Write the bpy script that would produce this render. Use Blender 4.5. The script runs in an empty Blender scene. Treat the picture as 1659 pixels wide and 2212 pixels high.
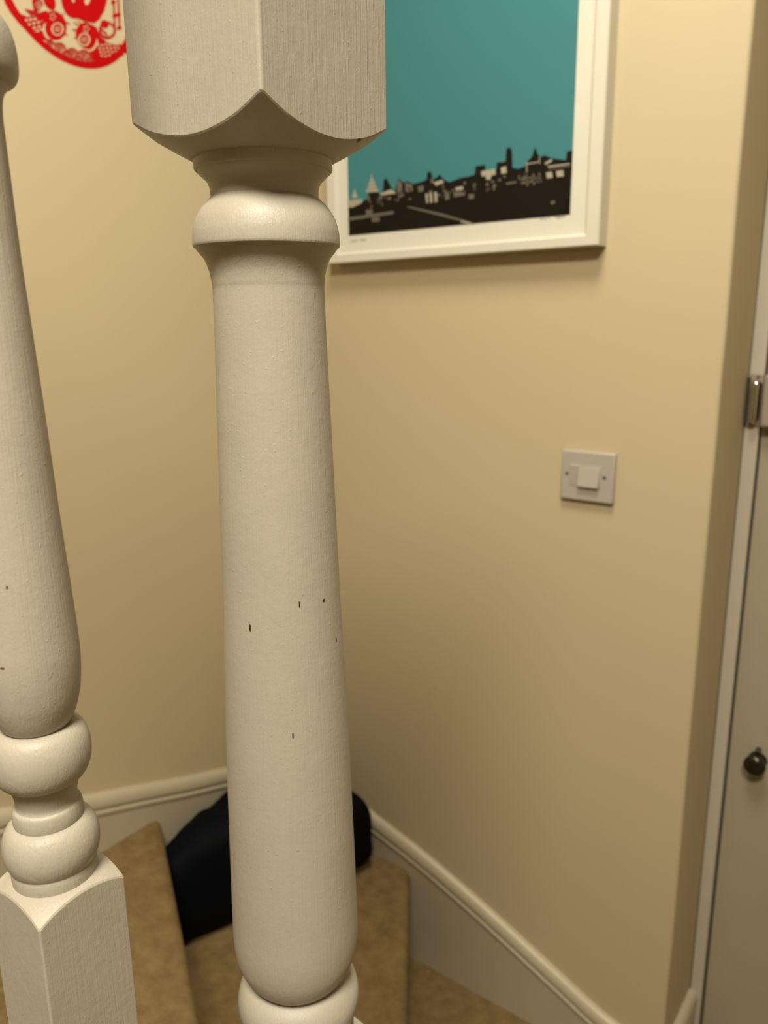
import bpy, math, random
from mathutils import Vector, Matrix, noise
from mathutils.geometry import tessellate_polygon

S = bpy.context.scene
COL = S.collection

# ------------------------------------------------------------------ camera
FPX, W, H = 1700.0, 1659.0, 2212.0
POS = Vector((1.207, -1.263, 1.415))
YAW, PITCH, ROLL = math.radians(36.87), math.atan(406 / FPX), -math.atan2(75, 7118)
ROT = (Matrix.Rotation(YAW, 3, 'Z') @ Matrix.Rotation(math.pi / 2 - PITCH, 3, 'X') @ Matrix.Rotation(ROLL, 3, 'Z'))
cd = bpy.data.cameras.new('camera')
cam = bpy.data.objects.new('camera', cd)
COL.objects.link(cam)
cam.matrix_world = Matrix.Translation(POS) @ ROT.to_4x4()
cd.sensor_fit = 'VERTICAL'
cd.sensor_height = 36.0
cd.sensor_width = 27.0
cd.lens = FPX * 36.0 / H
cd.clip_start = 0.01
cd.dof.use_dof = True
cd.dof.focus_distance = 0.365
cd.dof.aperture_fstop = 12.0
S.camera = cam

# ------------------------------------------------------------------ light and exposure
wd = bpy.data.worlds.new('world')
S.world = wd
wd.use_nodes = True
wd.node_tree.nodes['Background'].inputs[0].default_value = (1.0, 0.85, 0.6, 1)
wd.node_tree.nodes['Background'].inputs[1].default_value = 0.02


def area(name, loc, energy, size, color):
    ld = bpy.data.lights.new(name, 'AREA')
    ld.shape = 'DISK'
    ld.size = size
    ld.energy = energy
    ld.color = color
    o = bpy.data.objects.new(name, ld)
    o.location = loc
    COL.objects.link(o)
    return o


area('stair_ceiling_light', (1.46, -1.80, 2.66), 74, 0.50, (1.0, 0.93, 0.78))
area('hall_ceiling_light', (0.86, -0.68, 2.70), 32, 0.50, (1.0, 0.93, 0.78))
S.view_settings.view_transform = 'Standard'
S.view_settings.look = 'None'
S.view_settings.gamma = 1.0
S.view_settings.use_curve_mapping = False
S.view_settings.exposure = -0.07


# ------------------------------------------------------------------ helpers
def on_plane(px, py, ax, v):
    """point of the photographed ray through (px, py) on the plane axis = v"""
    d = ROT @ Vector(((px - W / 2) / FPX, -(py - H / 2) / FPX, -1.0))
    t = (v - POS[ax]) / d[ax]
    return POS + d * t


def tag(o, label=None, cat=None, group=None, kind=None):
    if label: o['label'] = label
    if cat: o['category'] = cat
    if group: o['group'] = group
    if kind: o['kind'] = kind
    return o


def empty(name, loc, label, cat, group=None):
    o = bpy.data.objects.new(name, None)
    o.location = loc
    o.empty_display_size = 0.05
    COL.objects.link(o)
    return tag(o, label, cat, group)


def mesh(name, verts, faces, mat, parent=None, smooth=False, angle=35, bevel=0.0, bseg=2):
    me = bpy.data.meshes.new(name)
    me.from_pydata([tuple(v) for v in verts], [], faces)
    me.update()
    o = bpy.data.objects.new(name, me)
    COL.objects.link(o)
    if mat: me.materials.append(mat)
    if parent:
        o.parent = parent
        p = parent
        off = Vector((0, 0, 0))
        while p:
            off += Vector(p.location)
            p = p.parent
        o.location = -off
    if smooth:
        me.polygons.foreach_set('use_smooth', [True] * len(me.polygons))
        me.set_sharp_from_angle(angle=math.radians(angle))
    if bevel:
        b = o.modifiers.new('bevel', 'BEVEL')
        b.width = bevel
        b.segments = bseg
        b.limit_method = 'ANGLE'
        b.angle_limit = math.radians(40)
        me.polygons.foreach_set('use_smooth', [True] * len(me.polygons))
        me.set_sharp_from_angle(angle=math.radians(60))
        b.harden_normals = False
    return o


BOXF = [(0, 3, 2, 1), (4, 5, 6, 7), (0, 1, 5, 4), (1, 2, 6, 5), (2, 3, 7, 6), (3, 0, 4, 7)]


def boxv(x0, x1, y0, y1, z0, z1):
    return [(x0, y0, z0), (x1, y0, z0), (x1, y1, z0), (x0, y1, z0), (x0, y0, z1), (x1, y0, z1), (x1, y1, z1), (x0, y1, z1)]


def box(name, b, mat, parent=None, bevel=0.0, bseg=2):
    return mesh(name, boxv(*b), BOXF, mat, parent, bevel=bevel, bseg=bseg)


def smooth_profile(pts, n=6):
    """Catmull-Rom through (r, z) points"""
    out = []
    for i in range(len(pts) - 1):
        p0 = pts[max(i - 1, 0)]; p1 = pts[i]; p2 = pts[i + 1]; p3 = pts[min(i + 2, len(pts) - 1)]
        for k in range(n):
            t = k / n
            q = []
            for a in (0, 1):
                q.append(0.5 * (2 * p1[a] + (p2[a] - p0[a]) * t + (2 * p0[a] - 5 * p1[a] + 4 * p2[a] - p3[a]) * t * t
                                + (3 * p1[a] - p0[a] - 3 * p2[a] + p3[a]) * t ** 3))
            out.append(tuple(q))
    out.append(pts[-1])
    return out


def lathe(name, prof, axis, mat, parent, segs=96, angle=40):
    """prof: list of (r, z) from top to bottom; closed with caps"""
    v, f = [], []
    for r, z in prof:
        for k in range(segs):
            a = 2 * math.pi * k / segs
            v.append((axis[0] + r * math.cos(a), axis[1] + r * math.sin(a), z))
    for i in range(len(prof) - 1):
        for k in range(segs):
            k2 = (k + 1) % segs
            f.append((i * segs + k, (i + 1) * segs + k, (i + 1) * segs + k2, i * segs + k2))
    f.append(tuple(range(segs)))
    f.append(tuple(reversed(range((len(prof) - 1) * segs, len(prof) * segs))))
    return mesh(name, v, f, mat, parent, smooth=True, angle=angle)


def bead(r0, r1, zc, b, n=18):
    """half-round bead profile: rim radius r0, crest r1, half height b"""
    return [(r0 + (r1 - r0) * math.cos(math.pi * (0.5 - k / n)) ** 0.9 if 0 < k < n else r0,
             zc + b * math.sin(math.pi * (0.5 - k / n))) for k in range(n + 1)]


def interp(tab, x):
    for (a, va), (b, vb) in zip(tab, tab[1:]):
        if x <= b: return va + (vb - va) * max(0, (x - a)) / (b - a)
    return tab[-1][1]


def turned_block(name, axis, h, cut, r0, zend, mat, parent, up=True, rc=0.0016):
    """square block whose end is turned down to radius r0: cut = [(r, z)...] of the turned end"""
    angs = []
    for q in range(4):
        base = q * math.pi / 2
        n = 24
        for k in range(n):
            angs.append(base - math.pi / 4 + (math.pi / 2) * k / n)
        for e in (-0.005, 0.005, -0.011, 0.011, -0.0175, 0.0175, -0.024, 0.024, -0.05, 0.05):
            angs.append(base - math.pi / 4 + e)
    angs = sorted(a % (2 * math.pi) for a in angs)
    segs = len(angs)

    def rho(a):
        c, s = abs(math.cos(a)), abs(math.sin(a))
        r = h / max(c, s)
        x, y = r * c, r * s
        k = h - rc
        if x > k and y > k:      # rounded corner: ray against the small corner circle
            b = -(c * k + s * k); cc = 2 * k * k - rc * rc
            disc = b * b - cc
            r = -b + math.sqrt(max(disc, 0))
        return r
    rows = []
    rows.append([(rho(a), zend) for a in angs])
    m = 10
    d = 1 if up else -1
    rows.append([(rho(a), interp(cut, rho(a)) + d * 0.0006) for a in angs])
    for k in range(m + 1):
        row = []
        for a in angs:
            R = rho(a)
            if k == 0: R -= 0.0005
            r = R + (r0 - R) * k / m
            row.append((r, interp(cut, r)))
        rows.append(row)
    v, f = [], []
    for row in rows:
        for a, (r, z) in zip(angs, row):
            v.append((axis[0] + r * math.cos(a), axis[1] + r * math.sin(a), z))
    for i in range(len(rows) - 1):
        for k in range(segs):
            k2 = (k + 1) % segs
            q = (i * segs + k, (i + 1) * segs + k, (i + 1) * segs + k2, i * segs + k2)
            f.append(q if up else tuple(reversed(q)))
    t = tuple(range(segs)); e = tuple(range((len(rows) - 1) * segs, len(rows) * segs))
    f.append(t if up else tuple(reversed(t)))
    f.append(tuple(reversed(e)) if up else e)
    o = mesh(name, v, f, mat, parent, smooth=True, angle=28)
    for k in range(segs): o.data.polygons[k].use_smooth = False
    for k in range(segs, 2 * segs): o.data.polygons[k].use_smooth = False
    return o


# ------------------------------------------------------------------ materials
def new_mat(name):
    m = bpy.data.materials.new(name)
    m.use_nodes = True
    nt = m.node_tree
    return m, nt, nt.nodes['Principled BSDF']


def N(nt, t, **kw):
    n = nt.nodes.new(t)
    for k, v in kw.items(): setattr(n, k, v)
    return n


def math_node(nt, op, a, b=None, clamp=False):
    n = N(nt, 'ShaderNodeMath', operation=op)
    n.use_clamp = clamp
    for i, x in enumerate((a, b)):
        if x is None: continue
        if isinstance(x, (int, float)): n.inputs[i].default_value = x
        else: nt.links.new(x, n.inputs[i])
    return n.outputs[0]


def noise_tex(nt, vec, scale, detail=3, rough=0.5, stretch=None):
    if stretch:
        mp = N(nt, 'ShaderNodeMapping')
        mp.inputs['Scale'].default_value = stretch
        nt.links.new(vec, mp.inputs[0]); vec = mp.outputs[0]
    n = N(nt, 'ShaderNodeTexNoise')
    n.inputs['Scale'].default_value = scale
    n.inputs['Detail'].default_value = detail
    n.inputs['Roughness'].default_value = rough
    nt.links.new(vec, n.inputs['Vector'])
    return n.outputs['Fac']


def mix_col(nt, fac, a, b):
    n = N(nt, 'ShaderNodeMix', data_type='RGBA')
    if isinstance(fac, (int, float)): n.inputs[0].default_value = fac
    else: nt.links.new(fac, n.inputs[0])
    for i, x in ((6, a), (7, b)):
        if isinstance(x, tuple): n.inputs[i].default_value = (*x, 1)
        else: nt.links.new(x, n.inputs[i])
    return n.outputs[2]


def ramp(nt, fac, lo, hi):
    n = N(nt, 'ShaderNodeMapRange')
    n.inputs[1].default_value = lo; n.inputs[2].default_value = hi
    nt.links.new(fac, n.inputs[0])
    return n.outputs[0]


def bump(nt, height, strength, dist, normal=None):
    b = N(nt, 'ShaderNodeBump')
    b.inputs['Strength'].default_value = strength
    b.inputs['Distance'].default_value = dist
    nt.links.new(height, b.inputs['Height'])
    if normal: nt.links.new(normal, b.inputs['Normal'])
    return b.outputs[0]


def painted(name, col, rough=0.45, grain=1.0, chips=(), dirt=0.25, chip_col=(0.028, 0.019, 0.012)):
    """brush-painted wood: vertical brush streaks, pimples, grime in the film, chips at given places"""
    m, nt, p = new_mat(name)
    tc = N(nt, 'ShaderNodeTexCoord').outputs['Object']
    streak = noise_tex(nt, tc, 1.0, 4, 0.6, (1100, 1100, 16))
    fine = noise_tex(nt, tc, 1.0, 3, 0.6, (1500, 1500, 900))
    lump = noise_tex(nt, tc, 230, 2, 0.5)
    pimple = ramp(nt, noise_tex(nt, tc, 520, 1, 0.5), 0.70, 0.82)
    h = math_node(nt, 'MULTIPLY', streak, 0.55 * grain)
    h = math_node(nt, 'ADD', h, math_node(nt, 'MULTIPLY', fine, 0.22))
    h = math_node(nt, 'ADD', h, math_node(nt, 'MULTIPLY', lump, 0.34))
    h = math_node(nt, 'ADD', h, math_node(nt, 'MULTIPLY', pimple, 0.25))
    blotch = noise_tex(nt, tc, 45, 3, 0.55)
    c = mix_col(nt, math_node(nt, 'MULTIPLY', ramp(nt, blotch, 0.45, 0.75), dirt), col, tuple(x * 0.82 for x in col))
    c = mix_col(nt, math_node(nt, 'MULTIPLY', ramp(nt, streak, 0.52, 0.75), dirt * 0.7), c, tuple(x * y for x, y in zip(col, (0.80, 0.76, 0.68))))
    tot = None
    wob = noise_tex(nt, tc, 1500, 2, 0.5)
    for (q, sx, sz) in chips:
        sub = N(nt, 'ShaderNodeVectorMath', operation='SUBTRACT')
        nt.links.new(tc, sub.inputs[0]); sub.inputs[1].default_value = q
        mul = N(nt, 'ShaderNodeVectorMath', operation='MULTIPLY')
        nt.links.new(sub.outputs[0], mul.inputs[0]); mul.inputs[1].default_value = (1 / sx, 1 / sx, 1 / sz)
        ln = N(nt, 'ShaderNodeVectorMath', operation='LENGTH')
        nt.links.new(mul.outputs[0], ln.inputs[0])
        d = math_node(nt, 'ADD', ln.outputs['Value'], math_node(nt, 'MULTIPLY', math_node(nt, 'SUBTRACT', wob, 0.5), 0.9))
        k = math_node(nt, 'SUBTRACT', 1.0, ramp(nt, d, 0.75, 1.05), clamp=True)
        tot = k if tot is None else math_node(nt, 'MAXIMUM', tot, k)
    if tot is not None:
        c = mix_col(nt, tot, c, chip_col)
        h = math_node(nt, 'SUBTRACT', h, math_node(nt, 'MULTIPLY', tot, 1.5))
    nt.links.new(c, p.inputs['Base Color'])
    nt.links.new(bump(nt, h, 0.75, 0.0005), p.inputs['Normal'])
    p.inputs['Roughness'].default_value = rough
    p.inputs['Specular IOR Level'].default_value = 0.4
    return m


def plain(name, col, rough=0.5, metal=0.0, var=0.06, scale=40, bmp=0.0, bscale=300, spec=0.4):
    m, nt, p = new_mat(name)
    tc = N(nt, 'ShaderNodeTexCoord').outputs['Object']
    n = noise_tex(nt, tc, scale, 3, 0.55)
    c = mix_col(nt, math_node(nt, 'MULTIPLY', ramp(nt, n, 0.35, 0.7), var * 4), col, tuple(x * 0.78 for x in col))
    nt.links.new(c, p.inputs['Base Color'])
    p.inputs['Roughness'].default_value = rough
    p.inputs['Metallic'].default_value = metal
    p.inputs['Specular IOR Level'].default_value = spec
    if bmp:
        nt.links.new(bump(nt, noise_tex(nt, tc, bscale, 3, 0.6), bmp, 0.0008), p.inputs['Normal'])
    return m


WALL = (0.435, 0.358, 0.222)
M_wall = plain('cream_wall_paint', WALL, 0.62, var=0.012, scale=9, bmp=0.12, bscale=240, spec=0.25)
M_ceil = plain('white_ceiling_paint', (0.5084, 0.4960, 0.4588), 0.8, var=0.01, scale=6)
M_skirt = plain('white_skirting_gloss', (0.39, 0.332, 0.23), 0.38, var=0.04, scale=30, bmp=0.06, bscale=120)
M_door = plain('off_white_door_paint', (0.30, 0.262, 0.182), 0.45, var=0.04, scale=12, bmp=0.05, bscale=150)
M_jamb = plain('white_door_frame_paint', (0.42, 0.375, 0.295), 0.42, var=0.04, scale=22, bmp=0.05, bscale=150)
M_gap = plain('dark_gap_shade', (0.03, 0.028, 0.018), 0.8)  # near-black colour standing in for the shade in narrow gaps
M_frame = plain('white_picture_frame', (0.5208, 0.4898, 0.4092), 0.45, var=0.015, scale=30)
M_paper = plain('print_paper', (0.5208, 0.4960, 0.4154), 0.7, var=0.01, scale=20)
M_teal = plain('teal_ink', (0.0270, 0.1450, 0.1560), 0.6, var=0.012, scale=5)
M_teal2 = plain('blue_teal_ink', (0.0320, 0.1380, 0.1720), 0.6, var=0.01, scale=5)
M_ink = plain('black_ink', (0.0085, 0.0062, 0.0034), 0.7, var=0.02, scale=60, spec=0.08)
M_grey = plain('grey_ink', (0.0930, 0.0806, 0.0558), 0.7, var=0.06, scale=120)
M_light = plain('pale_ink', (0.2852, 0.2604, 0.1922), 0.7, var=0.08, scale=200)
M_pencil = plain('pencil_mark', (0.2604, 0.2356, 0.1860), 0.7)
M_red = plain('red_cut_paper', (0.37, 0.0006, 0.0016), 0.6, var=0.02, scale=50, spec=0.08)
M_plastic = plain('white_switch_plastic', (0.345, 0.308, 0.262), 0.35, var=0.01)
M_screw = plain('dull_screw_metal', (0.16, 0.16, 0.12), 0.45, 0.8)
M_chrome = plain('chrome', (0.62, 0.60, 0.56), 0.12, 1.0, var=0.02)
M_lock = plain('beige_lock_case', (0.2604, 0.2108, 0.1550), 0.4, var=0.05)
M_knob = plain('dark_bronze', (0.035, 0.030, 0.020), 0.22, 0.7)
M_bag = plain('dark_navy_nylon', (0.0010, 0.0016, 0.0032), 0.75, var=0.05, bmp=0.3, bscale=160, spec=0.08)
M_strap = plain('black_webbing', (0.0010, 0.0012, 0.002), 0.8, bmp=0.3, bscale=500, spec=0.08)


def carpet(name):
    m, nt, p = new_mat(name)
    tc = N(nt, 'ShaderNodeTexCoord').outputs['Object']
    a = noise_tex(nt, tc, 34, 4, 0.6)
    b = noise_tex(nt, tc, 420, 3, 0.7)
    c = mix_col(nt, ramp(nt, a, 0.36, 0.66), (0.195, 0.131, 0.055), (0.125, 0.079, 0.030))
    c = mix_col(nt, math_node(nt, 'MULTIPLY', ramp(nt, b, 0.35, 0.75), 0.55), c, (0.235, 0.163, 0.074))
    nt.links.new(c, p.inputs['Base Color'])
    h = math_node(nt, 'ADD', math_node(nt, 'MULTIPLY', b, 1.0), math_node(nt, 'MULTIPLY', noise_tex(nt, tc, 95, 2, 0.5), 1.2))
    nt.links.new(bump(nt, h, 0.8, 0.003), p.inputs['Normal'])
    p.inputs['Roughness'].default_value = 0.95
    p.inputs['Specular IOR Level'].default_value = 0.04
    return m


M_carpet = carpet('beige_carpet')

# ------------------------------------------------------------------ setting: walls, floor, ceiling
XE = 0.897                # right-hand end of the back wall
YD = 0.172                # face of the door frame, set back in its reveal
CZ = 2.75
HALL_X, BACK_Y = 3.20, -5.20


def struct(o, label=None):
    o['kind'] = 'structure'
    if label: o['label'] = label
    return o


struct(box('floor', (0, HALL_X, BACK_Y, 0.30, -0.10, 0.0), M_carpet), 'beige carpeted hall floor at the foot of the stairs')
struct(box('ceiling', (-0.1, HALL_X + 0.1, BACK_Y - 0.1, 0.35, CZ, CZ + 0.1), M_ceil), 'white ceiling over the hall and stairs')
struct(box('wall_left', (-0.12, 0, BACK_Y, 0.0, -0.1, CZ), M_wall), 'cream wall beside the winder stairs')
# back wall ends in a rounded, painted arris at the door reveal
v, f = [], []
prof = [(-0.12, 0.0)]
rr = 0.007
for k in range(7):
    a = math.pi / 2 * k / 6
    prof.append((XE - rr + rr * math.sin(a), rr - rr * math.cos(a)))
prof += [(XE, 0.30), (-0.12, 0.30)]
nz = 40
random.seed(4)
for i in range(nz + 1):
    z = -0.1 + (CZ + 0.1) * i / nz
    for j, (x, y) in enumerate(prof):
        w = 0.0
        if 1 <= j <= 7 and 0 < i < nz: w = 0.0012 * noise.noise(Vector((0.3, j * 0.05, z * 9)))
        v.append((x + w, y - w, z))
n = len(prof)
for i in range(nz):
    for j in range(n):
        j2 = (j + 1) % n
        f.append((i * n + j, i * n + j2, (i + 1) * n + j2, (i + 1) * n + j))
f.append(tuple(reversed(range(n)))); f.append(tuple(range(nz * n, (nz + 1) * n)))
struct(mesh('wall_back', v, f, M_wall, smooth=True, angle=50), 'cream wall with the framed print and the light switch')
struct(box('wall_right', (HALL_X, HALL_X + 0.12, BACK_Y, 0.30, -0.1, CZ), M_wall), 'cream wall on the far side of the hall')
struct(box('wall_front', (-0.12, HALL_X + 0.12, BACK_Y - 0.12, BACK_Y, -0.1, CZ), M_wall), 'cream wall behind the viewer')
struct(box('wall_over_door', (XE, HALL_X, YD - 0.01, 0.30, 2.06, CZ), M_wall), 'cream wall above the door')
struct(box('wall_beside_door', (1.80, HALL_X, YD - 0.01, 0.30, 0, 2.06), M_wall), 'cream wall beyond the door')

# door frame: jamb, head and far jamb; door leaf set in it with a dark gap
fr = mesh('trim_1', boxv(XE + 0.0012, XE + 0.0245, YD, YD + 0.075, 0, 2.06), BOXF, M_jamb, bevel=0.0015)
struct(fr, 'white painted door frame upright beside the cream reveal')
box('head', (XE, 1.80, YD, YD + 0.075, 2.02, 2.06), M_jamb, fr, bevel=0.0015)
box('upright', (1.765, 1.80, YD, YD + 0.075, 0, 2.02), M_jamb, fr, bevel=0.0015)
gap_strip = box('gap_shade_strip', (XE + 0.0245, XE + 0.034, YD + 0.012, YD + 0.075, 0, 2.02), M_gap, fr)  # dark filler: the shade inside the door gap, put in as colour
gap_strip['label'] = 'dark gap between the frame and the door'
DX = XE + 0.0285
door = empty('door_1', (DX, YD, 0), None, None)
struct(door, 'off white door closed in its frame at the right edge')
box('door_leaf', (DX, 1.762, YD + 0.002, YD + 0.046, 0.004, 2.016), M_door, door, bevel=0.0025)

# baseboards: moulded profile swept along the wall, top edge following the stairs
SK = [(0.0, 0.0), (0.006, 0.0), (0.0095, -0.0015), (0.0135, -0.006), (0.0165, -0.013), (0.0178, -0.022),
      (0.0172, -0.026), (0.0150, -0.0275), (0.0142, -0.0305), (0.0152, -0.033), (0.0170, -0.0345), (0.0175, -0.038),
      (0.0168, -0.0415), (0.0150, -0.0435), (0.0148, -0.050)]


def baseboard(name, pts, place, zbot, label, mat=M_skirt):
    """pts: (s, ztop) along the wall; place(s, d, z) -> point"""
    v, f = [], []
    for (s, zt) in pts:
        for d, dz in SK: v.append(place(s, d, zt + dz))
        v.append(place(s, SK[-1][0], zbot)); v.append(place(s, 0.0, zbot))
    n = len(SK) + 2
    for i in range(len(pts) - 1):
        for j in range(n):
            j2 = (j + 1) % n
            f.append((i * n + j, i * n + j2, (i + 1) * n + j2, (i + 1) * n + j))
    f.append(tuple(range(n))); f.append(tuple(reversed(range((len(pts) - 1) * n, len(pts) * n))))
    o = mesh(name, v, f, mat, smooth=True, angle=40)
    import bmesh
    bm = bmesh.new(); bm.from_mesh(o.data); bmesh.ops.recalc_face_normals(bm, faces=bm.faces); bm.to_mesh(o.data); bm.free()
    return struct(o, label)


def spline(pts, n=8):
    return smooth_profile(pts, n)


back_top = spline([(0.0, 0.394), (0.222, 0.323), (0.345, 0.287), (0.461, 0.245), (0.574, 0.199), (0.679, 0.153), (0.800, 0.102), (XE, 0.092)], 6)
baseboard('baseboard_back', back_top, lambda s, d, z: (s, -d, z), 0.0, 'white moulded skirting sloping down the back wall to the floor')
left_top = spline([(-3.0, 2.05), (-1.0, 0.77), (-0.723, 0.642), (-0.575, 0.588), (-0.458, 0.549), (-0.348, 0.511), (-0.236, 0.476), (0.0, 0.394)], 6)
baseboard('baseboard_left', left_top, lambda s, d, z: (d, s, z), 0.0, 'white moulded skirting rising to the left along the stairs')
baseboard('baseboard_reveal', [(-0.0, 0.092), (YD, 0.092)], lambda s, d, z: (XE + d, s, z), 0.0, 'short white skirting in the door reveal')

# ------------------------------------------------------------------ stairs
NX, NY = 0.9229, -0.9761         # newel axis
BX, BY = 0.9229, -1.1170         # baluster axis
ZB, ZA, Z2 = 0.225, 0.465, 0.705
stairs = empty('staircase', (0.45, -0.6, 0), 'beige carpeted winder stairs turning through the corner of the two walls', 'staircase')


def carpet_step(name, poly, z0, z1, nose_edges, parent):
    """solid step with a rounded nosing: stacked, slightly inset outlines at the top of the given edges"""
    n = len(poly)
    R = 0.021
    layers = []
    K = 7
    for k in range(K + 1):
        a = math.pi * 0.5 * k / K
        layers.append((R * (1 - math.cos(a)) if k else 0.0, z1 - R + R * math.sin(a)))
    prof = [(0.012, z0), (0.012, z1 - 0.045), (0.006, z1 - 0.036), (0.0, z1 - 0.028)] + layers

    def inset(d):
        out = []
        for i in range(n):
            p, q, r = Vector(poly[i - 1]), Vector(poly[i]), Vector(poly[(i + 1) % n])
            e1, e2 = (q - p).normalized(), (r - q).normalized()
            n1, n2 = Vector((-e1.y, e1.x)), Vector((-e2.y, e2.x))
            d1 = d if ((i - 1) % n) in nose_edges else 0.0
            d2 = d if i in nose_edges else 0.0
            det = n1.x * n2.y - n1.y * n2.x
            c1, c2 = n1.dot(q) + d1, n2.dot(q) + d2
            if abs(det) < 1e-6: out.append(q + n1 * d1)
            else: out.append(Vector(((c1 * n2.y - c2 * n1.y) / det, (n1.x * c2 - n2.x * c1) / det)))
        return out
    v, f = [], []
    for d, z in prof:
        for q in inset(d): v.append((q.x, q.y, z))
    m = len(prof)
    for i in range(m - 1):
        for j in range(n):
            j2 = (j + 1) % n
            f.append((i * n + j, i * n + j2, (i + 1) * n + j2, (i + 1) * n + j))
    f.append(tuple(reversed(range(n)))); f.append(tuple(range((m - 1) * n, m * n)))
    return mesh(name, v, f, M_carpet, parent, smooth=True, angle=50)


G = 0.0146
# lowest winder, in the corner (counter-clockwise outlines)
carpet_step('tread', [(NX + 0.030, NY + 0.043), (0.334, -G), (G, -G), (G, -0.52), (NX - 0.043, NY + 0.03), (NX - 0.043, NY + 0.043)], 0.0, ZB, {0}, stairs)
carpet_step('tread', [(NX - 0.043, NY + 0.016), (0.012, -0.424), (G, -1.02), (NX - 0.043, -1.02)][0:1] + [(G, -0.427), (G, -1.06), (NX - 0.043, -1.06)], 0.0, ZA, {0}, stairs)
for k in range(5):
    y0 = -1.02 - 0.235 * k
    carpet_step('tread', [(NX - 0.043, y0), (G, y0), (G, y0 - 0.275), (NX - 0.043, y0 - 0.275)], 0.0, Z2 + 0.24 * k, {0}, stairs)

# closed string under the balustrade and the handrail above it, both out of frame
M_rail = plain('white_stair_paint', (0.4836, 0.4526, 0.3844), 0.42, var=0.03)
sl = 0.24 / 0.235


def sloped(name, x0, x1, y0, y1, za, zb, parent, mat, bevel):
    """bar along -Y between y0 (near newel) and y1, bottom za and top zb at y0, rising with the stairs"""
    dz = (y0 - y1) * sl
    v = [(x0, y0, za), (x1, y0, za), (x1, y0, zb), (x0, y0, zb), (x0, y1, za + dz), (x1, y1, za + dz), (x1, y1, zb + dz), (x0, y1, zb + dz)]
    f = [(0, 1, 2, 3), (7, 6, 5, 4), (0, 4, 5, 1), (1, 5, 6, 2), (2, 6, 7, 3), (3, 7, 4, 0)]
    f = [tuple(reversed(q)) for q in f]
    return mesh(name, v, f, mat, parent, bevel=bevel)


sloped('side_string', NX - 0.028, NX + 0.028, NY - 0.042, -2.2, 0.30, 0.72, stairs, M_rail, 0.004)
sloped('handrail', NX - 0.026, NX + 0.026, NY - 0.042, -1.72, 1.70, 1.755, stairs, M_rail, 0.012)
box('lower_panel', (NX - 0.02, NX + 0.02, -2.2, NY - 0.042, 0.0, 0.32), M_rail, stairs)

# ------------------------------------------------------------------ newel post
def surf(px, py, axis, r):
    """point on the front of a turned surface of radius r round the axis, seen at the pixel"""
    d = ROT @ Vector(((px - W / 2) / FPX, -(py - H / 2) / FPX, -1.0))
    ox, oy = POS.x - axis[0], POS.y - axis[1]
    a = d.x * d.x + d.y * d.y; b = 2 * (ox * d.x + oy * d.y); c = ox * ox + oy * oy - r * r
    disc = b * b - 4 * a * c
    t = (-b - math.sqrt(max(disc, 0))) / (2 * a)
    return tuple(POS + d * t)


shaft = [(0.0346, 1.4516), (0.0336, 1.4502), (0.0318, 1.4480), (0.0299, 1.4453), (0.0281, 1.4402), (0.0273, 1.4345), (0.0271, 1.4287), (0.0277, 1.400), (0.0286, 1.370), (0.0299, 1.322),
         (0.0312, 1.273), (0.0325, 1.238), (0.0340, 1.193), (0.0348, 1.162), (0.0356, 1.128), (0.0365, 1.085), (0.0368, 1.068),
         (0.0364, 1.058), (0.0351, 1.050), (0.0322, 1.0425), (0.0280, 1.0365), (0.0235, 1.0325), (0.0180, 1.030)]
bshaft = [(0.0158, 1.4948), (0.0140, 1.4925), (0.0130, 1.4900), (0.0125, 1.4855), (0.0125, 1.479), (0.0128, 1.462), (0.0132, 1.440), (0.0142, 1.414), (0.0154, 1.384),
          (0.0166, 1.3473), (0.0178, 1.320), (0.0186, 1.300), (0.0188, 1.290), (0.0183, 1.2810), (0.0171, 1.2728), (0.0150, 1.2658), (0.0128, 1.2616), (0.0100, 1.2595)]


def surf_on(px, py, axis, prof):
    r = prof[0][0]
    for _ in range(12):
        p = surf(px, py, axis, r)
        r = interp(sorted((z, q) for q, z in prof), p[2])
    return p


PAINT = (0.375, 0.336, 0.267)
AX = (NX, NY)
nchips = [(surf_on(540, 1357, AX, shaft), 0.0006, 0.0022), (surf_on(647, 1307, AX, shaft), 0.0004, 0.0018),
          (surf_on(700, 1298, AX, shaft), 0.0008, 0.0012), (surf_on(727, 1383, AX, shaft), 0.0005, 0.0014),
          (surf_on(633, 1590, AX, shaft), 0.0004, 0.0018)]
M_newel = painted('brushed_newel_paint', PAINT, chips=nchips)
edge_chip = tuple(on_plane(778, 305, 0, NX + 0.042))
M_block = painted('brushed_block_paint', PAINT, grain=1.5, chips=[(edge_chip, 0.0022, 0.0012)], chip_col=(0.022, 0.025, 0.032))

newel = empty('newel_post', (NX, NY, 0), 'large white painted turned newel post standing in the foreground', 'newel post')
NH = 0.042
turned_block('upper_block', AX, NH, [(0.0, 1.489), (0.0322, 1.4896), (0.036, 1.4917), (0.042, 1.4948), (0.050, 1.4992), (0.0594, 1.5058)],
             0.020, 1.80, M_block, newel, up=True)
lathe('collar', [(0.0322, 1.4935), (0.0325, 1.4895), (0.0325, 1.4862), (0.0318, 1.4853), (0.028, 1.4845)], AX, M_newel, newel)
lathe('neck_cove', smooth_profile([(0.0314, 1.4857), (0.0305, 1.4842), (0.0268, 1.4806), (0.0256, 1.4768), (0.0255, 1.4730), (0.0250, 1.4715)], 6), AX, M_newel, newel)
lathe('neck_bead', smooth_profile([(0.0252, 1.4742), (0.0262, 1.4730), (0.0298, 1.4695), (0.0330, 1.4645), (0.0347, 1.4590), (0.0352, 1.4545), (0.0352, 1.4522)], 6)
      + [(0.0349, 1.4514), (0.030, 1.4490)], AX, M_newel, newel, angle=30)
lathe('shaft', smooth_profile(shaft, 6), AX, M_newel, newel)
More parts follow.
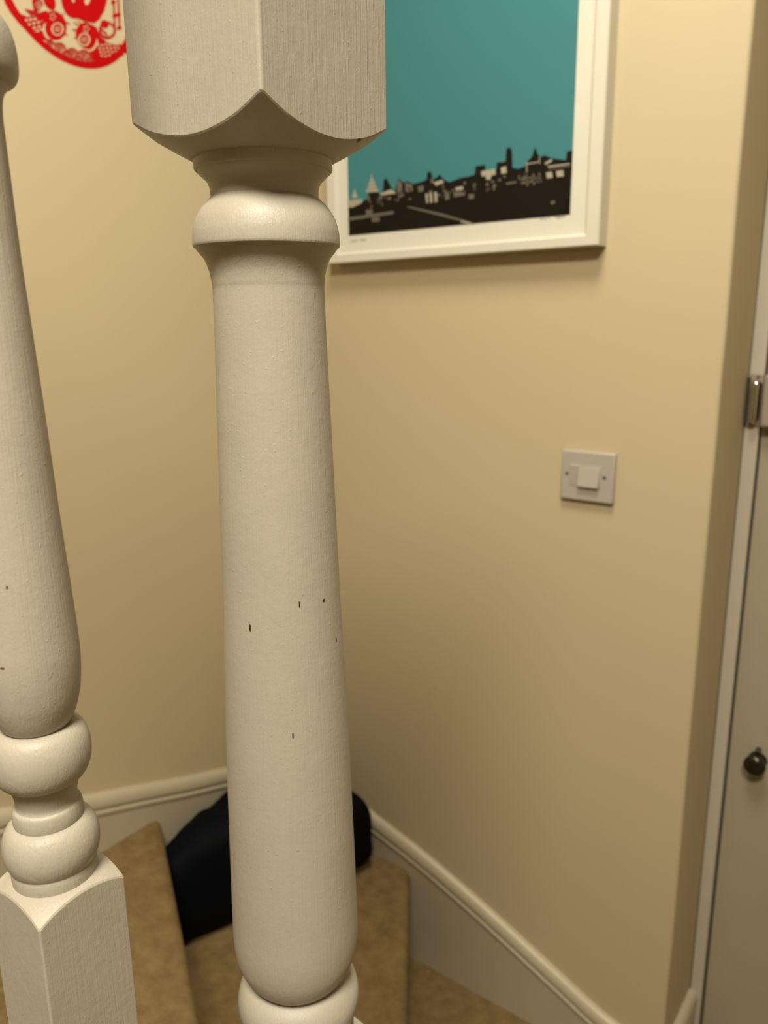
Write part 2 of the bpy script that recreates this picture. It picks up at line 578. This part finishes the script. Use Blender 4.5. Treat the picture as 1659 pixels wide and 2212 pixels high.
lathe('lower_bead', bead(0.0225, 0.0366, 1.0175, 0.0175), AX, M_newel, newel)
lathe('lower_collar', [(0.024, 1.0015), (0.0325, 1.0000), (0.0330, 0.9990), (0.0330, 0.9800), (0.0325, 0.9770), (0.030, 0.975)], AX, M_newel, newel)
turned_block('lower_block', AX, NH, [(0.0, 0.9765), (0.033, 0.975), (0.042, 0.971), (0.050, 0.966), (0.0594, 0.958)], 0.020, 0.0, M_block, newel, up=False)

# ------------------------------------------------------------------ baluster
AB = (BX, BY)
bchips = [(surf(101, 1626, AB, 0.0187), 0.0006, 0.0007), (surf_on(5, 1445, AB, bshaft), 0.0009, 0.0006), (surf(135, 1802, AB, 0.018), 0.0005, 0.0007),
          (surf_on(15, 1270, AB, bshaft), 0.0004, 0.0007)]
M_bal = painted('brushed_baluster_paint', PAINT, chips=bchips, chip_col=(0.13, 0.06, 0.035))
bal = empty('baluster', (BX, BY, 0.72), 'slim white painted turned baluster with a square foot at the left edge', 'baluster')
BH = 0.0195
turned_block('upper_block', AB, BH, [(0.0, 1.538), (0.015, 1.539), (0.0195, 1.541), (0.0276, 1.547)], 0.010, 1.845, M_bal, bal, up=True, rc=0.001)
lathe('upper_neck', smooth_profile([(0.0165, 1.5405), (0.0160, 1.536), (0.0125, 1.530), (0.0115, 1.5235), (0.0120, 1.517), (0.0120, 1.511)], 5), AB, M_bal, bal, segs=72)
lathe('upper_bead', smooth_profile([(0.0118, 1.5175), (0.0140, 1.5165), (0.0170, 1.5130), (0.0187, 1.5075), (0.0191, 1.5020), (0.0187, 1.4978), (0.0172, 1.4952), (0.0140, 1.4938)], 6), AB, M_bal, bal, segs=72)
lathe('shaft', smooth_profile(bshaft, 6), AB, M_bal, bal, segs=72)
lathe('middle_bead', bead(0.0128, 0.0193, 1.2488, 0.0120), AB, M_bal, bal, segs=72)
lathe('cove', smooth_profile([(0.0118, 1.2405), (0.0131, 1.2385), (0.0131, 1.2350), (0.0122, 1.2310), (0.0118, 1.2275), (0.0125, 1.2250), (0.0118, 1.2235)], 5), AB, M_bal, bal, segs=72)
lathe('cove_ring', smooth_profile([(0.0122, 1.2262), (0.0132, 1.2252), (0.0137, 1.2225), (0.0137, 1.2200), (0.0134, 1.2185)], 4), AB, M_bal, bal, segs=72)
lathe('lower_bead', bead(0.0120, 0.0190, 1.2078, 0.0112), AB, M_bal, bal, segs=72)
lathe('collar', [(0.0130, 1.2015), (0.0163, 1.2002), (0.0168, 1.1992), (0.0168, 1.1940), (0.0165, 1.1915)], AB, M_bal, bal, segs=72)
turned_block('lower_block', AB, BH, [(0.0, 1.194), (0.0166, 1.1932), (0.0195, 1.1920), (0.0235, 1.1897), (0.0276, 1.1865)], 0.010, 0.80, M_bal, bal, up=False, rc=0.001)

# ------------------------------------------------------------------ framed print on the back wall
pic = empty('framed_print', (0.43, 0, 1.535), 'white framed print of a teal sky over a dark city skyline', 'picture')
FX0, FX1, FZ0, FZ1, FY, FW = 0.154, 0.706, 1.531, 2.235, -0.033, 0.026
PY = -0.021                                      # print surface, behind the frame's front


def rail(pts_out, pts_in, nm):
    """mitred frame member from outer corner pair to inner corner pair, flat face with a small inner step"""
    (ax, az), (bx, bz) = pts_out
    (cx, cz), (dx, dz) = pts_in

    def mixp(t):
        return ((ax + (cx - ax) * t, az + (cz - az) * t), (bx + (dx - bx) * t, bz + (dz - bz) * t))
    sec = [(0.0, -0.001), (0.0, FY + 0.002), (0.06, FY), (0.80, FY), (0.86, FY + 0.002), (0.92, FY + 0.006), (1.0, FY + 0.007), (1.0, -0.001)]
    v, f = [], []
    for t, y in sec:
        p, q = mixp(t)
        v += [(p[0], y, p[1]), (q[0], y, q[1])]
    n = len(sec)
    for i in range(n):
        j = (i + 1) % n
        f.append((2 * i, 2 * i + 1, 2 * j + 1, 2 * j))
    f.append(tuple(2 * i for i in range(n))); f.append(tuple(2 * i + 1 for i in reversed(range(n))))
    import bmesh
    o = mesh(nm, v, f, M_frame, pic)
    bm = bmesh.new(); bm.from_mesh(o.data); bmesh.ops.recalc_face_normals(bm, faces=bm.faces); bm.to_mesh(o.data); bm.free()
    return o


oc = [(FX0, FZ0), (FX1, FZ0), (FX1, FZ1), (FX0, FZ1)]
ic = [(FX0 + FW, FZ0 + FW * 0.72), (FX1 - FW, FZ0 + FW * 0.72), (FX1 - FW, FZ1 - FW), (FX0 + FW, FZ1 - FW)]
for i in range(4):
    j = (i + 1) % 4
    rail((oc[i], oc[j]), (ic[i], ic[j]), 'frame_rail')
box('print_paper', (FX0 + FW - 0.004, FX1 - FW + 0.004, PY, PY + 0.004, FZ0 + 0.012, FZ1 - FW + 0.004), M_paper, pic)


def flat_poly(name, polys, y, mat, parent, thick=0.0002):
    """thin inked shapes on a vertical plane facing -Y; polys of (x, z)"""
    v, f = [], []
    for poly in polys:
        b = len(v)
        v += [(x, y - thick, z) for x, z in poly]
        tris = tessellate_polygon([[Vector((x, z, 0)) for x, z in poly]])
        for t in tris:
            a = [poly[i] for i in t]
            area2 = (a[1][0] - a[0][0]) * (a[2][1] - a[0][1]) - (a[2][0] - a[0][0]) * (a[1][1] - a[0][1])
            q = tuple(b + i for i in t)
            f.append(q if area2 > 0 else tuple(reversed(q)))
    return mesh(name, v, f, mat, parent)


def zp(pts):
    """skyline sketch coordinates -> points on the print"""
    out = []
    for a, b in pts:
        p = on_plane(740 + a * 0.30741, 280 + b * 0.30741, 1, PY)
        out.append((p.x, p.z))
    return out


a0 = on_plane(754, 515, 1, PY); a1 = on_plane(1232, 456, 1, PY)
PX0, PX1, PZ0 = a0.x, a1.x, (a0.z + a1.z) / 2
flat_poly('printed_sky', [[(PX0, PZ0), (PX1, PZ0), (PX1, 2.17), (PX0, 2.17)]], PY, M_teal, pic)
mc = on_plane(770, 8, 1, PY)
disc = [(mc.x + 0.0585 * math.cos(t * math.pi / 24), mc.z + 0.030 + 0.0585 * math.sin(t * math.pi / 24)) for t in range(48)]
flat_poly('printed_disc', [disc], PY - 0.0002, M_teal2, pic)['label'] = 'slightly bluer disc printed in the teal sky'
sky = zp([(30, 540), (60, 520), (150, 500), (172, 488), (185, 445), (250, 440), (270, 455), (285, 425), (290, 352), (310, 342), (330, 380), (345, 412), (372, 430),
          (380, 380), (398, 342), (430, 372), (455, 362), (500, 382), (560, 365), (590, 352), (597, 300), (620, 292), (635, 342), (660, 342), (680, 315),
          (710, 348), (750, 370), (830, 340), (880, 332), (930, 316), (935, 258), (1002, 247), (1006, 292), (1080, 286), (1085, 232), (1146, 226), (1152, 140),
          (1170, 122), (1190, 140), (1196, 268), (1240, 275), (1284, 256), (1300, 222), (1332, 190), (1354, 122), (1376, 180), (1400, 192), (1420, 180),
          (1470, 202), (1570, 215), (1576, 155), (1604, 148)])
sky = [(min(max(x, PX0), PX1), z) for x, z in sky]
sky = [(PX0, PZ0)] + [(PX0, sky[0][1])] + sky + [(PX1, sky[-1][1]), (PX1, PZ0)]
flat_poly('printed_skyline', [sky], PY - 0.0004, M_ink, pic)
lights = [[(166, 442), (170, 422), (250, 416), (254, 436)], [(178, 416), (182, 394), (236, 390), (242, 412)], [(184, 390), (190, 366), (226, 363), (234, 386)], [(192, 362), (198, 342), (216, 341), (222, 360)], [(200, 338), (205, 304), (211, 338)],
          [(68, 482), (78, 440), (86, 412), (94, 440), (110, 480)], [(36, 500), (140, 488), (140, 515), (70, 548), (40, 545)],
          [(262, 452), (340, 420), (372, 436), (372, 450), (275, 462)], [(585, 452), (598, 448), (604, 515), (592, 518)], [(612, 446), (630, 442), (634, 512), (618, 515)],
          [(645, 440), (664, 438), (668, 508), (650, 511)], [(640, 372), (700, 352), (716, 370), (660, 395)],
          [(795, 408), (848, 398), (850, 420), (798, 430)], [(975, 292), (1075, 276), (1078, 318), (980, 330)], [(1112, 268), (1152, 258), (1156, 305), (1118, 312)],
          [(1432, 302), (1474, 296), (1478, 338), (1438, 344)], [(1502, 292), (1552, 285), (1556, 328), (1508, 334)], [(1445, 256), (1598, 236), (1598, 246), (1445, 268)],
          [(1292, 226), (1298, 225), (1300, 300), (1294, 300)], [(1300, 238), (1380, 224), (1380, 231), (1300, 246)], [(1383, 190), (1388, 190), (1390, 240), (1384, 240)],
          [(1420, 236), (1470, 205), (1476, 222), (1430, 248)], [(840, 640), (930, 662), (900, 665), (830, 650)], [(1005, 325), (1050, 322), (1040, 352), (1010, 352)]]
greys = [[(450, 545), (470, 540), (700, 590), (900, 650), (880, 655), (690, 606)], [(40, 618), (360, 572), (362, 592), (40, 640)], [(206, 620), (262, 612), (262, 645), (210, 650)],
         [(165, 565), (212, 560), (212, 592), (168, 598)], [(384, 372), (402, 350), (420, 380), (418, 440), (386, 445)], [(440, 372), (490, 385), (496, 430), (446, 440)],
         [(780, 440), (860, 428), (862, 462), (784, 475)], [(885, 455), (925, 450), (925, 485), (888, 490)], [(530, 400), (570, 392), (572, 430), (534, 440)],
         [(1250, 345), (1390, 322), (1390, 332), (1250, 356)], [(1255, 372), (1392, 348), (1392, 358), (1256, 384)], [(1290, 320), (1302, 318), (1306, 395), (1294, 398)],
         [(1335, 312), (1347, 310), (1352, 388), (1340, 390)], [(1378, 305), (1390, 303), (1394, 372), (1382, 376)], [(1150, 375), (1222, 362), (1222, 375), (1152, 388)],
         [(1450, 275), (1600, 254), (1600, 260), (1450, 282)], [(175, 470), (192, 468), (192, 498), (176, 500)], [(720, 440), (750, 434), (752, 490), (724, 496)],
         [(620, 345), (640, 342), (642, 372), (622, 376)], [(1462, 505), (1490, 500), (1498, 515), (1470, 528)]]
random.seed(11)
for k in range(60):
    a = random.uniform(150, 1380); top = interp([(150, 440), (500, 390), (930, 330), (1380, 250)], a)
    b = top + random.uniform(15, 105); w, h = random.uniform(8, 26), random.uniform(5, 22)
    greys.append([(a, b), (a + w, b - w * 0.12), (a + w, b + h - w * 0.12), (a, b + h)])
flat_poly('printed_grey_buildings', [zp(q) for q in greys], PY - 0.0006, M_grey, pic)['kind'] = 'stuff'
flat_poly('printed_pale_buildings', [zp(q) for q in lights], PY - 0.0008, M_light, pic)['kind'] = 'stuff'


def scribble(px0, px1, py0, py1, seed, amp):
    random.seed(seed)
    n = 26
    pts = []
    for k in range(n):
        t = k / (n - 1)
        p = on_plane(px0 + (px1 - px0) * t, py0 + (py1 - py0) * t + random.uniform(-amp, amp), 1, PY)
        pts.append((p.x, p.z))
    out = []
    for (x, z), (x2, z2) in zip(pts, pts[1:]):
        d = Vector((x2 - x, z2 - z)); m = Vector((-d.y, d.x)).normalized() * 0.0005
        out.append([(x - m.x, z - m.y), (x2 - m.x, z2 - m.y), (x2 + m.x, z2 + m.y), (x + m.x, z + m.y)])
    return out


flat_poly('pencil_signature', scribble(1166, 1188, 473, 471, 2, 4) + scribble(1197, 1222, 469, 466, 3, 5), PY, M_pencil, pic)['label'] = 'faint pencil signature under the print'
flat_poly('pencil_edition_mark', scribble(757, 772, 522, 520, 5, 2) + scribble(778, 790, 519, 518, 6, 2), PY, M_pencil, pic)['label'] = 'faint pencil mark under the print'

# ------------------------------------------------------------------ red paper cut on the left wall
papercut = empty('paper_cut', (0, -0.448, 1.815), 'round red paper cut with two fish and waves on the cream wall', 'wall decoration')
YC, ZC, RC = -0.4505, 1.9385, 0.1225
inv = []


def zz(a, b):
    """sketch coordinates of the paper cut -> (y, z) on the wall"""
    p = on_plane(a * 0.24111, b * 0.24111, 0, 0.0)
    return (p.y, p.z)


def ell(c, rx, ry, ang=0.0, n=28, a0=0, a1=360):
    ca, sa = math.cos(math.radians(ang)), math.sin(math.radians(ang))
    out = []
    for k in range(n):
        t = math.radians(a0 + (a1 - a0) * k / (n if a1 - a0 == 360 else n - 1))
        x, y = rx * math.cos(t), ry * math.sin(t)
        out.append((c[0] + x * ca - y * sa, c[1] + x * sa + y * ca))
    return out


def ringz(c, r, w, ang=0, n=24, a0=0, a1=360, sq=1.0):
    o = ell(c, r, r * sq, ang, n, a0, a1); i = ell(c, r - w, (r - w) * sq, ang, n, a0, a1)
    return o, i


class Cut:
    """red shapes minus cut-outs, drawn row by row as thin strips of paper"""
    def __init__(self): self.ops = []

    def add(self, poly): self.ops.append((1, [zz(*p) for p in poly])); return self

    def sub(self, poly): self.ops.append((0, [zz(*p) for p in poly])); return self

    def addw(self, poly): self.ops.append((1, poly)); return self

    def subw(self, poly): self.ops.append((0, poly)); return self

    def build(self, name, parent, mat=M_red, x=0.0007, step=0.0006, clip=None):
        ys = [q[0] for s, p in self.ops if s for q in p]; zs = [q[1] for s, p in self.ops if s for q in p]
        z = min(zs); v, f = [], []
        while z < max(zs):
            zc = z + step / 2
            spans = []
            for s, p in self.ops:
                xs = []
                for i in range(len(p)):
                    (y1, z1), (y2, z2) = p[i - 1], p[i]
                    if (z1 > zc) != (z2 > zc): xs.append(y1 + (zc - z1) / (z2 - z1) * (y2 - y1))
                xs.sort()
                for a, b in zip(xs[::2], xs[1::2]):
                    if s:
                        new = []
                        for c, d in spans:
                            if d < a or c > b: new.append((c, d))
                            else: a, b = min(a, c), max(b, d)
                        spans = new + [(a, b)]
                    else:
                        new = []
                        for c, d in spans:
                            if d <= a or c >= b: new.append((c, d)); continue
                            if c < a: new.append((c, a))
                            if d > b: new.append((b, d))
                        spans = new
            for c, d in spans:
                if d - c < 1e-5: continue
                k = len(v)
                v += [(x, c, z), (x, d, z), (x, d, z + step), (x, c, z + step)]
                f.append((k, k + 1, k + 2, k + 3))
            z += step
        return mesh(name, v, f, mat, parent)


rim = Cut().addw([(YC + RC * math.cos(t * math.pi / 60), ZC + RC * math.sin(t * math.pi / 60)) for t in range(120)])
ri = RC - 0.0098
rim.subw([(YC + ri * math.cos(t * math.pi / 60), ZC + ri * math.sin(t * math.pi / 60)) for t in range(120)])
rim.build('rim', papercut)


def fish(name, head, hang, body, scales, eye, gill, tuft):
    c = Cut()
    c.add(body)
    for (cx_, cy_, w, h, an) in scales: c.sub(ell((cx_, cy_), w, h, an, 8))
    c.add(ell(head[0], head[1], head[2], hang, 32))
    # gill crescent
    c.sub(ell(gill[0], gill[1], gill[2], gill[3], 24)); c.add(ell((gill[0][0] + gill[4][0], gill[0][1] + gill[4][1]), gill[1], gill[2], gill[3], 24))
    # eye rings
    for r, s in ((56, 0), (40, 1), (22, 0), (11, 1)):
        (c.add if s else c.sub)(ell(eye, r, r * 1.1, 0, 22))
    # flower dots on the brow
    for k in range(5):
        c.sub(ell((tuft[0] + 20 * math.cos(k * 1.256), tuft[1] + 26 * math.sin(k * 1.256)), 9, 11, 0, 10))
    # barbels
    for p, q in tuft[2]:
        d = Vector((q[0] - p[0], q[1] - p[1])); m = Vector((-d.y, d.x)).normalized() * 6
        c.add([(p[0] - m.x, p[1] - m.y), (q[0] - m.x * .4, q[1] - m.y * .4), (q[0] + m.x * .4, q[1] + m.y * .4), (p[0] + m.x, p[1] + m.y)])
    return c.build(name, papercut, x=0.0008)


sc1 = []
for (p, q, nq) in (((196, 184), (312, 168), 4), ((216, 228), (386, 186), 5), ((262, 258), (392, 226), 4), ((296, 284), (372, 262), 3), ((128, 44), (176, 66), 2), ((112, 14), (160, 22), 2)):
    for k in range(nq):
        u = k / (nq - 1)
        sc1.append((p[0] + (q[0] - p[0]) * u, p[1] + (q[1] - p[1]) * u, 17, 15, -12))
body1 = [(420, 95), (360, 110), (300, 150), (240, 150), (150, 110), (100, 40), (70, 0), (60, -40), (20, -60), (40, 20), (90, 110), (170, 210), (260, 300), (340, 345), (430, 365), (480, 350)]
fish('fish', ((485, 228), 108, 132), -18, body1, sc1, (512, 258), ((425, 275), 42, 78, -12, (22, -12)),
     (470, 148, [((545, 150), (572, 120)), ((580, 300), (605, 318)), ((590, 200), (625, 215)), ((430, 350), (400, 400)), ((440, 350), (430, 415)), ((450, 350), (460, 410))]))
sc2 = []
for i in range(7):
    for j in range(4):
        sc2.append((880 + 34 * i + 10 * j, 400 + 32 * j - 2 * i + (6 if i % 2 else 0), 12, 12, 45))
body2 = [(800, 215), (860, 240), (900, 330), (960, 380), (1040, 400), (1120, 380), (1200, 320), (1230, 330), (1190, 430), (1120, 490), (1000, 540), (880, 560), (820, 520), (790, 430)]
fish('fish', ((770, 318), 92, 118), -14, body2, sc2, (752, 352), ((830, 400), 36, 66, 30, (-14, -18)),
     (770, 258, [((690, 225), (660, 195)), ((690, 330), (660, 345)), ((680, 270), (645, 262)), ((720, 215), (690, 180))]))
waves = Cut()
for (a, b, r) in ((525, 445, 66), (640, 495, 66), (745, 510, 66), (590, 505, 48), (695, 545, 45), (805, 555, 42), (860, 560, 40), (455, 405, 40)):
    waves.add(ell((a, b), r, r, 0, 28))
    for q in (0.80, 0.56, 0.32):
        waves.sub(ell((a, b + 4), r * q, r * q, 0, 24)); waves.add(ell((a, b + 4), r * (q - 0.13), r * (q - 0.13), 0, 24))
    waves.sub(ell((a + 12, b + r * 0.75), 16, 26, 20, 12))
waves.build('wave_scallop', papercut, x=0.0009)
cut = Cut()
cut.add([(545, 0), (562, 70), (592, 125), (640, 160), (695, 162), (755, 192), (845, 205), (888, 172), (930, 100), (955, 10), (960, -120), (900, -230), (760, -280), (620, -240), (545, -140)])
cut.sub([(640, 6), (655, 26), (668, 18), (660, -30), (640, -40)]); cut.sub([(752, 10), (764, 46), (790, 38), (810, -10), (800, -60), (770, -60)])
cut.add([(385, 0), (402, 42), (440, 82), (482, 92), (497, 50), (492, 0), (470, -80), (420, -110), (385, -60)])
cut.build('central_motif', papercut, x=0.0010)
side = Cut()
for x0 in (1000, 1042):
    side.add([(x0, -120), (x0 + 16, -120), (x0 + 34, 250), (x0 + 18, 250)])
for (a, b) in ((1012, 20), (1058, 130), (1066, 250), (1024, 140)): side.add(ell((a, b), 22, 16, 0, 14))
o_, i_ = ringz((960, 270), 78, 22, 0, 30)
side.add(o_); side.sub(i_)
for k in range(9):
    t = math.radians(200 + k * 18)
    side.sub(ell((960 + 70 * math.cos(t), 270 + 70 * math.sin(t)), 10, 4, 200 + k * 18, 8))
side.add(ell((935, 215), 40, 34, 30, 20))
for k in range(6):
    side.add([(880 + 8 * k, 245 + 8 * k), (890 + 8 * k, 238 + 8 * k), (945 + 4 * k, 285 + 6 * k), (938 + 4 * k, 292 + 6 * k)])
side.add([(290, -60), (350, -40), (385, 40), (350, 100), (300, 90), (285, 20)])
for k in range(6): side.sub([(300 + 8 * k, 30 - 8 * k), (306 + 8 * k, 28 - 8 * k), (352 + 5 * k, 95 - 8 * k), (347 + 5 * k, 98 - 8 * k)])
for k in range(8):
    side.add([(215 + 14 * k, 80 + 2 * k), (222 + 14 * k, 78 + 2 * k), (285 + 10 * k, 140 - 2 * k), (278 + 10 * k, 144 - 2 * k)])
side.build('scroll_border', papercut, x=0.0010)['kind'] = 'stuff'

# ------------------------------------------------------------------ light switch
sw = empty('light_switch', (0.69, 0, 1.115), 'white plastic light switch with one rocker on the cream back wall', 'light switch')
SY = -0.0095
s0 = on_plane(1214, 973, 1, SY); s1 = on_plane(1329.5, 979, 1, SY); s2 = on_plane(1209.5, 1077, 1, SY); s3 = on_plane(1323, 1090, 1, SY)
SX0, SX1, SZ0, SZ1 = (s0.x + s2.x) / 2, (s1.x + s3.x) / 2, (s2.z + s3.z) / 2, (s0.z + s1.z) / 2
box('plate', (SX0, SX1, SY, 0.0004, SZ0, SZ1), M_plastic, sw, bevel=0.0028, bseg=3)
sw_w, sw_h = SX1 - SX0, SZ1 - SZ0


def sp(u, w): return SX0 + u * sw_w, SZ1 - w * sw_h


(xa, za), (xb, zb) = sp(0.17, 0.27), sp(0.76, 0.70)
box('rocker_seat', (xa, xb, SY - 0.0008, SY + 0.001, zb, za), M_plastic, sw, bevel=0.0005)
(xa, za), (xb, zb) = sp(0.17, 0.29), sp(0.335, 0.66)
mesh('rocker_end', [(xa, SY - 0.0010, zb), (xb, SY - 0.0010, zb), (xb, SY - 0.0030, za), (xa, SY - 0.0030, za), (xa, SY, zb), (xb, SY, zb), (xb, SY, za), (xa, SY, za)],
     BOXF, M_plastic, sw, bevel=0.0004)
(xa, za), (xb, zb) = sp(0.345, 0.31), sp(0.735, 0.70)
mesh('rocker', [(xa, SY - 0.0068, zb), (xb, SY - 0.0068, zb), (xb, SY - 0.0022, za), (xa, SY - 0.0022, za), (xa, SY, zb), (xb, SY, zb), (xb, SY, za), (xa, SY, za)],
     BOXF, M_plastic, sw, bevel=0.0006)


def disc_y(name, cx_, cz_, r, y0, y1, mat, parent, n=20):
    v = [(cx_ + r * math.cos(2 * math.pi * k / n), y0, cz_ + r * math.sin(2 * math.pi * k / n)) for k in range(n)]
    v += [(cx_ + r * 0.8 * math.cos(2 * math.pi * k / n), y1, cz_ + r * 0.8 * math.sin(2 * math.pi * k / n)) for k in range(n)]
    f = [(k, (k + 1) % n, n + (k + 1) % n, n + k) for k in range(n)] + [tuple(range(n, 2 * n))]
    return mesh(name, v, f, mat, parent, smooth=True, angle=30)


for u, w in ((0.115, 0.47), (0.825, 0.485)):
    x, z = sp(u, w)
    disc_y('screw', x, z, 0.0034, SY + 0.0002, SY - 0.0006, M_screw, sw)['label'] = 'small dull metal screw head'

# ------------------------------------------------------------------ door furniture
def rounded_block(name, b, r, mat, parent): return box(name, b, mat, parent, bevel=r, bseg=5)


kx0, kx1 = XE - 0.0, XE + 0.021
keep = rounded_block('lock_keep', (XE + 0.0095, XE + 0.0235, YD - 0.024, YD + 0.001, 1.249, 1.318), 0.0062, M_chrome, fr)
keep['label'] = 'chrome lock keep on the door frame'
rounded_block('keep_plate', (XE + 0.0014, XE + 0.0240, YD - 0.004, YD + 0.001, 1.241, 1.328), 0.0015, M_lock, fr)
box('keep_shade_strip', (XE + 0.0016, XE + 0.0052, YD - 0.012, YD + 0.001, 1.246, 1.322), M_gap, fr)  # raised dark strip painting in the shadow line left of the keep
for zq in (1.2465, 1.284, 1.3235):
    disc_y('screw', XE + 0.0165, zq, 0.0036, YD - 0.0035 if zq != 1.284 else YD - 0.0235, YD - 0.006 if zq != 1.284 else YD - 0.0255, M_chrome, fr)
rounded_block('lock_case', (DX + 0.001, DX + 0.10, YD - 0.026, YD + 0.003, 1.242, 1.329), 0.005, M_lock, door)['label'] = 'beige metal lock case'
kn = on_plane(1632, 1650, 1, YD - 0.015)


def lathe_y(name, prof, c, mat, parent, segs=32):
    v, f = [], []
    for r, y in prof:
        for k in range(segs):
            a = 2 * math.pi * k / segs
            v.append((c[0] + r * math.cos(a), y, c[1] + r * math.sin(a)))
    for i in range(len(prof) - 1):
        for k in range(segs):
            k2 = (k + 1) % segs
            f.append((i * segs + k, i * segs + k2, (i + 1) * segs + k2, (i + 1) * segs + k))
    f.append(tuple(range((len(prof) - 1) * segs, len(prof) * segs)))
    return mesh(name, v, f, mat, parent, smooth=True, angle=40)


knob = lathe_y('knob', smooth_profile([(0.016, YD + 0.003), (0.016, YD + 0.0005), (0.011, YD - 0.002), (0.009, YD - 0.007), (0.0135, YD - 0.012), (0.0185, YD - 0.019), (0.0185, YD - 0.026), (0.012, YD - 0.031), (0.001, YD - 0.0325)], 4),
               (kn.x, kn.z), M_knob, door)
knob['label'] = 'small dark round metal knob'
rounded_block('knob_stem', (kn.x - 0.004, kn.x + 0.005, YD - 0.012, YD + 0.003, kn.z + 0.010, kn.z + 0.026), 0.003, M_knob, knob)

# ------------------------------------------------------------------ bag slumped in the corner of the stairs
bag = empty('bag', (0.13, -0.22, ZB), 'dark navy fabric bag slumped in the stair corner behind the newel', 'bag')


def soft(name, c, size, p, mat, parent, seed, amp, tilt=None, nu=56, nv=36, flat=None):
    """lumpy super-ellipsoid cushion"""
    v, f = [], []

    def sg(x, e): return math.copysign(abs(x) ** e, x)
    for i in range(nv + 1):
        ph = -math.pi / 2 + math.pi * i / nv
        for k in range(nu):
            th = 2 * math.pi * k / nu
            q = Vector((sg(math.cos(ph), p) * sg(math.cos(th), p) * size[0], sg(math.cos(ph), p) * sg(math.sin(th), p) * size[1], sg(math.sin(ph), p) * size[2]))
            nn = noise.fractal(q * 9 + Vector((seed, 0, 0)), 1.0, 2.0, 3)
            q *= 1 + amp * nn
            if tilt: q = tilt(q)
            q = q + Vector(c)
            if flat is not None: q.z = max(q.z, flat)
            v.append(q)
    for i in range(nv):
        for k in range(nu):
            k2 = (k + 1) % nu
            f.append((i * nu + k, i * nu + k2, (i + 1) * nu + k2, (i + 1) * nu + k))
    return mesh(name, v, f, mat, parent, smooth=True, angle=80)


NS, NC = 44, 48
bv, bf = [], []
for i in range(NS + 1):
    t = i / NS
    y = -0.485 + 0.452 * t
    e = min(1.0, (1 - (max(0, 1 - t / 0.04)) ** 2.4) ** 0.45 if t < 0.04 else 1.0)
    e2 = (1 - (max(0, (t - 0.90) / 0.10)) ** 2.6) ** 0.5 if t > 0.90 else 1.0
    k_ = max(0.03, min(e, e2))
    xb, xf = 0.020, interp([(0, 0.105), (0.25, 0.150), (0.6, 0.215), (1.0, 0.284)], t)
    top = interp([(0, 0.405), (0.15, 0.432), (0.3, 0.462), (0.55, 0.478), (0.8, 0.440), (1.0, 0.398)], t)
    cx_, cz_ = (xb + xf) / 2, (ZB + top) / 2
    rx, rz = (xf - xb) / 2 * k_, (top - ZB) / 2 * k_
    for k in range(NC):
        a = 2 * math.pi * k / NC
        px_ = math.copysign(abs(math.cos(a)) ** 0.62, math.cos(a)) * rx
        pz_ = math.copysign(abs(math.sin(a)) ** 0.62, math.sin(a)) * rz
        q = Vector((cx_ + px_, y, cz_ + pz_))
        w = 1 + 0.07 * noise.fractal(q * 11, 1.0, 2.0, 3)
        bx_ = max(cx_ + px_ * w, 0.019)
        bv.append((bx_, min(max(y, -0.433 - (bx_ - G) * 0.616), -0.019), max(cz_ + pz_ * w, ZB + 0.001)))
for i in range(NS):
    for k in range(NC):
        k2 = (k + 1) % NC
        bf.append((i * NC + k, (i + 1) * NC + k, (i + 1) * NC + k2, i * NC + k2))
bf.append(tuple(range(NC))); bf.append(tuple(reversed(range(NS * NC, (NS + 1) * NC))))
mesh('body', bv, bf, M_bag, bag, smooth=True, angle=70)
soft('front_pocket', (0.208, -0.20, ZB + 0.072), (0.022, 0.085, 0.055), 0.6, M_bag, bag, 8.0, 0.06, lambda q: Vector((q.x + q.y * 0.33, q.y, q.z)), 40, 24, flat=ZB + 0.001)
sv, sf = [], []
m_ = 24
for i in range(m_ + 1):
    t = i / m_
    y = -0.33 + 0.24 * t; z = ZB + 0.235 + 0.030 * math.sin(math.pi * t); x = 0.12 + 0.01 * math.sin(5 * t)
    for dx, dz in ((-0.015, 0), (0.015, 0), (0.015, 0.004), (-0.015, 0.004)): sv.append((x + dx, y, z + dz))
for i in range(m_):
    for j in range(4): sf.append((i * 4 + j, i * 4 + (j + 1) % 4, i * 4 + 4 + (j + 1) % 4, i * 4 + 4 + j))
sf += [(3, 2, 1, 0), (m_ * 4, m_ * 4 + 1, m_ * 4 + 2, m_ * 4 + 3)]
mesh('carry_strap', sv, sf, M_strap, bag, smooth=True, angle=50)
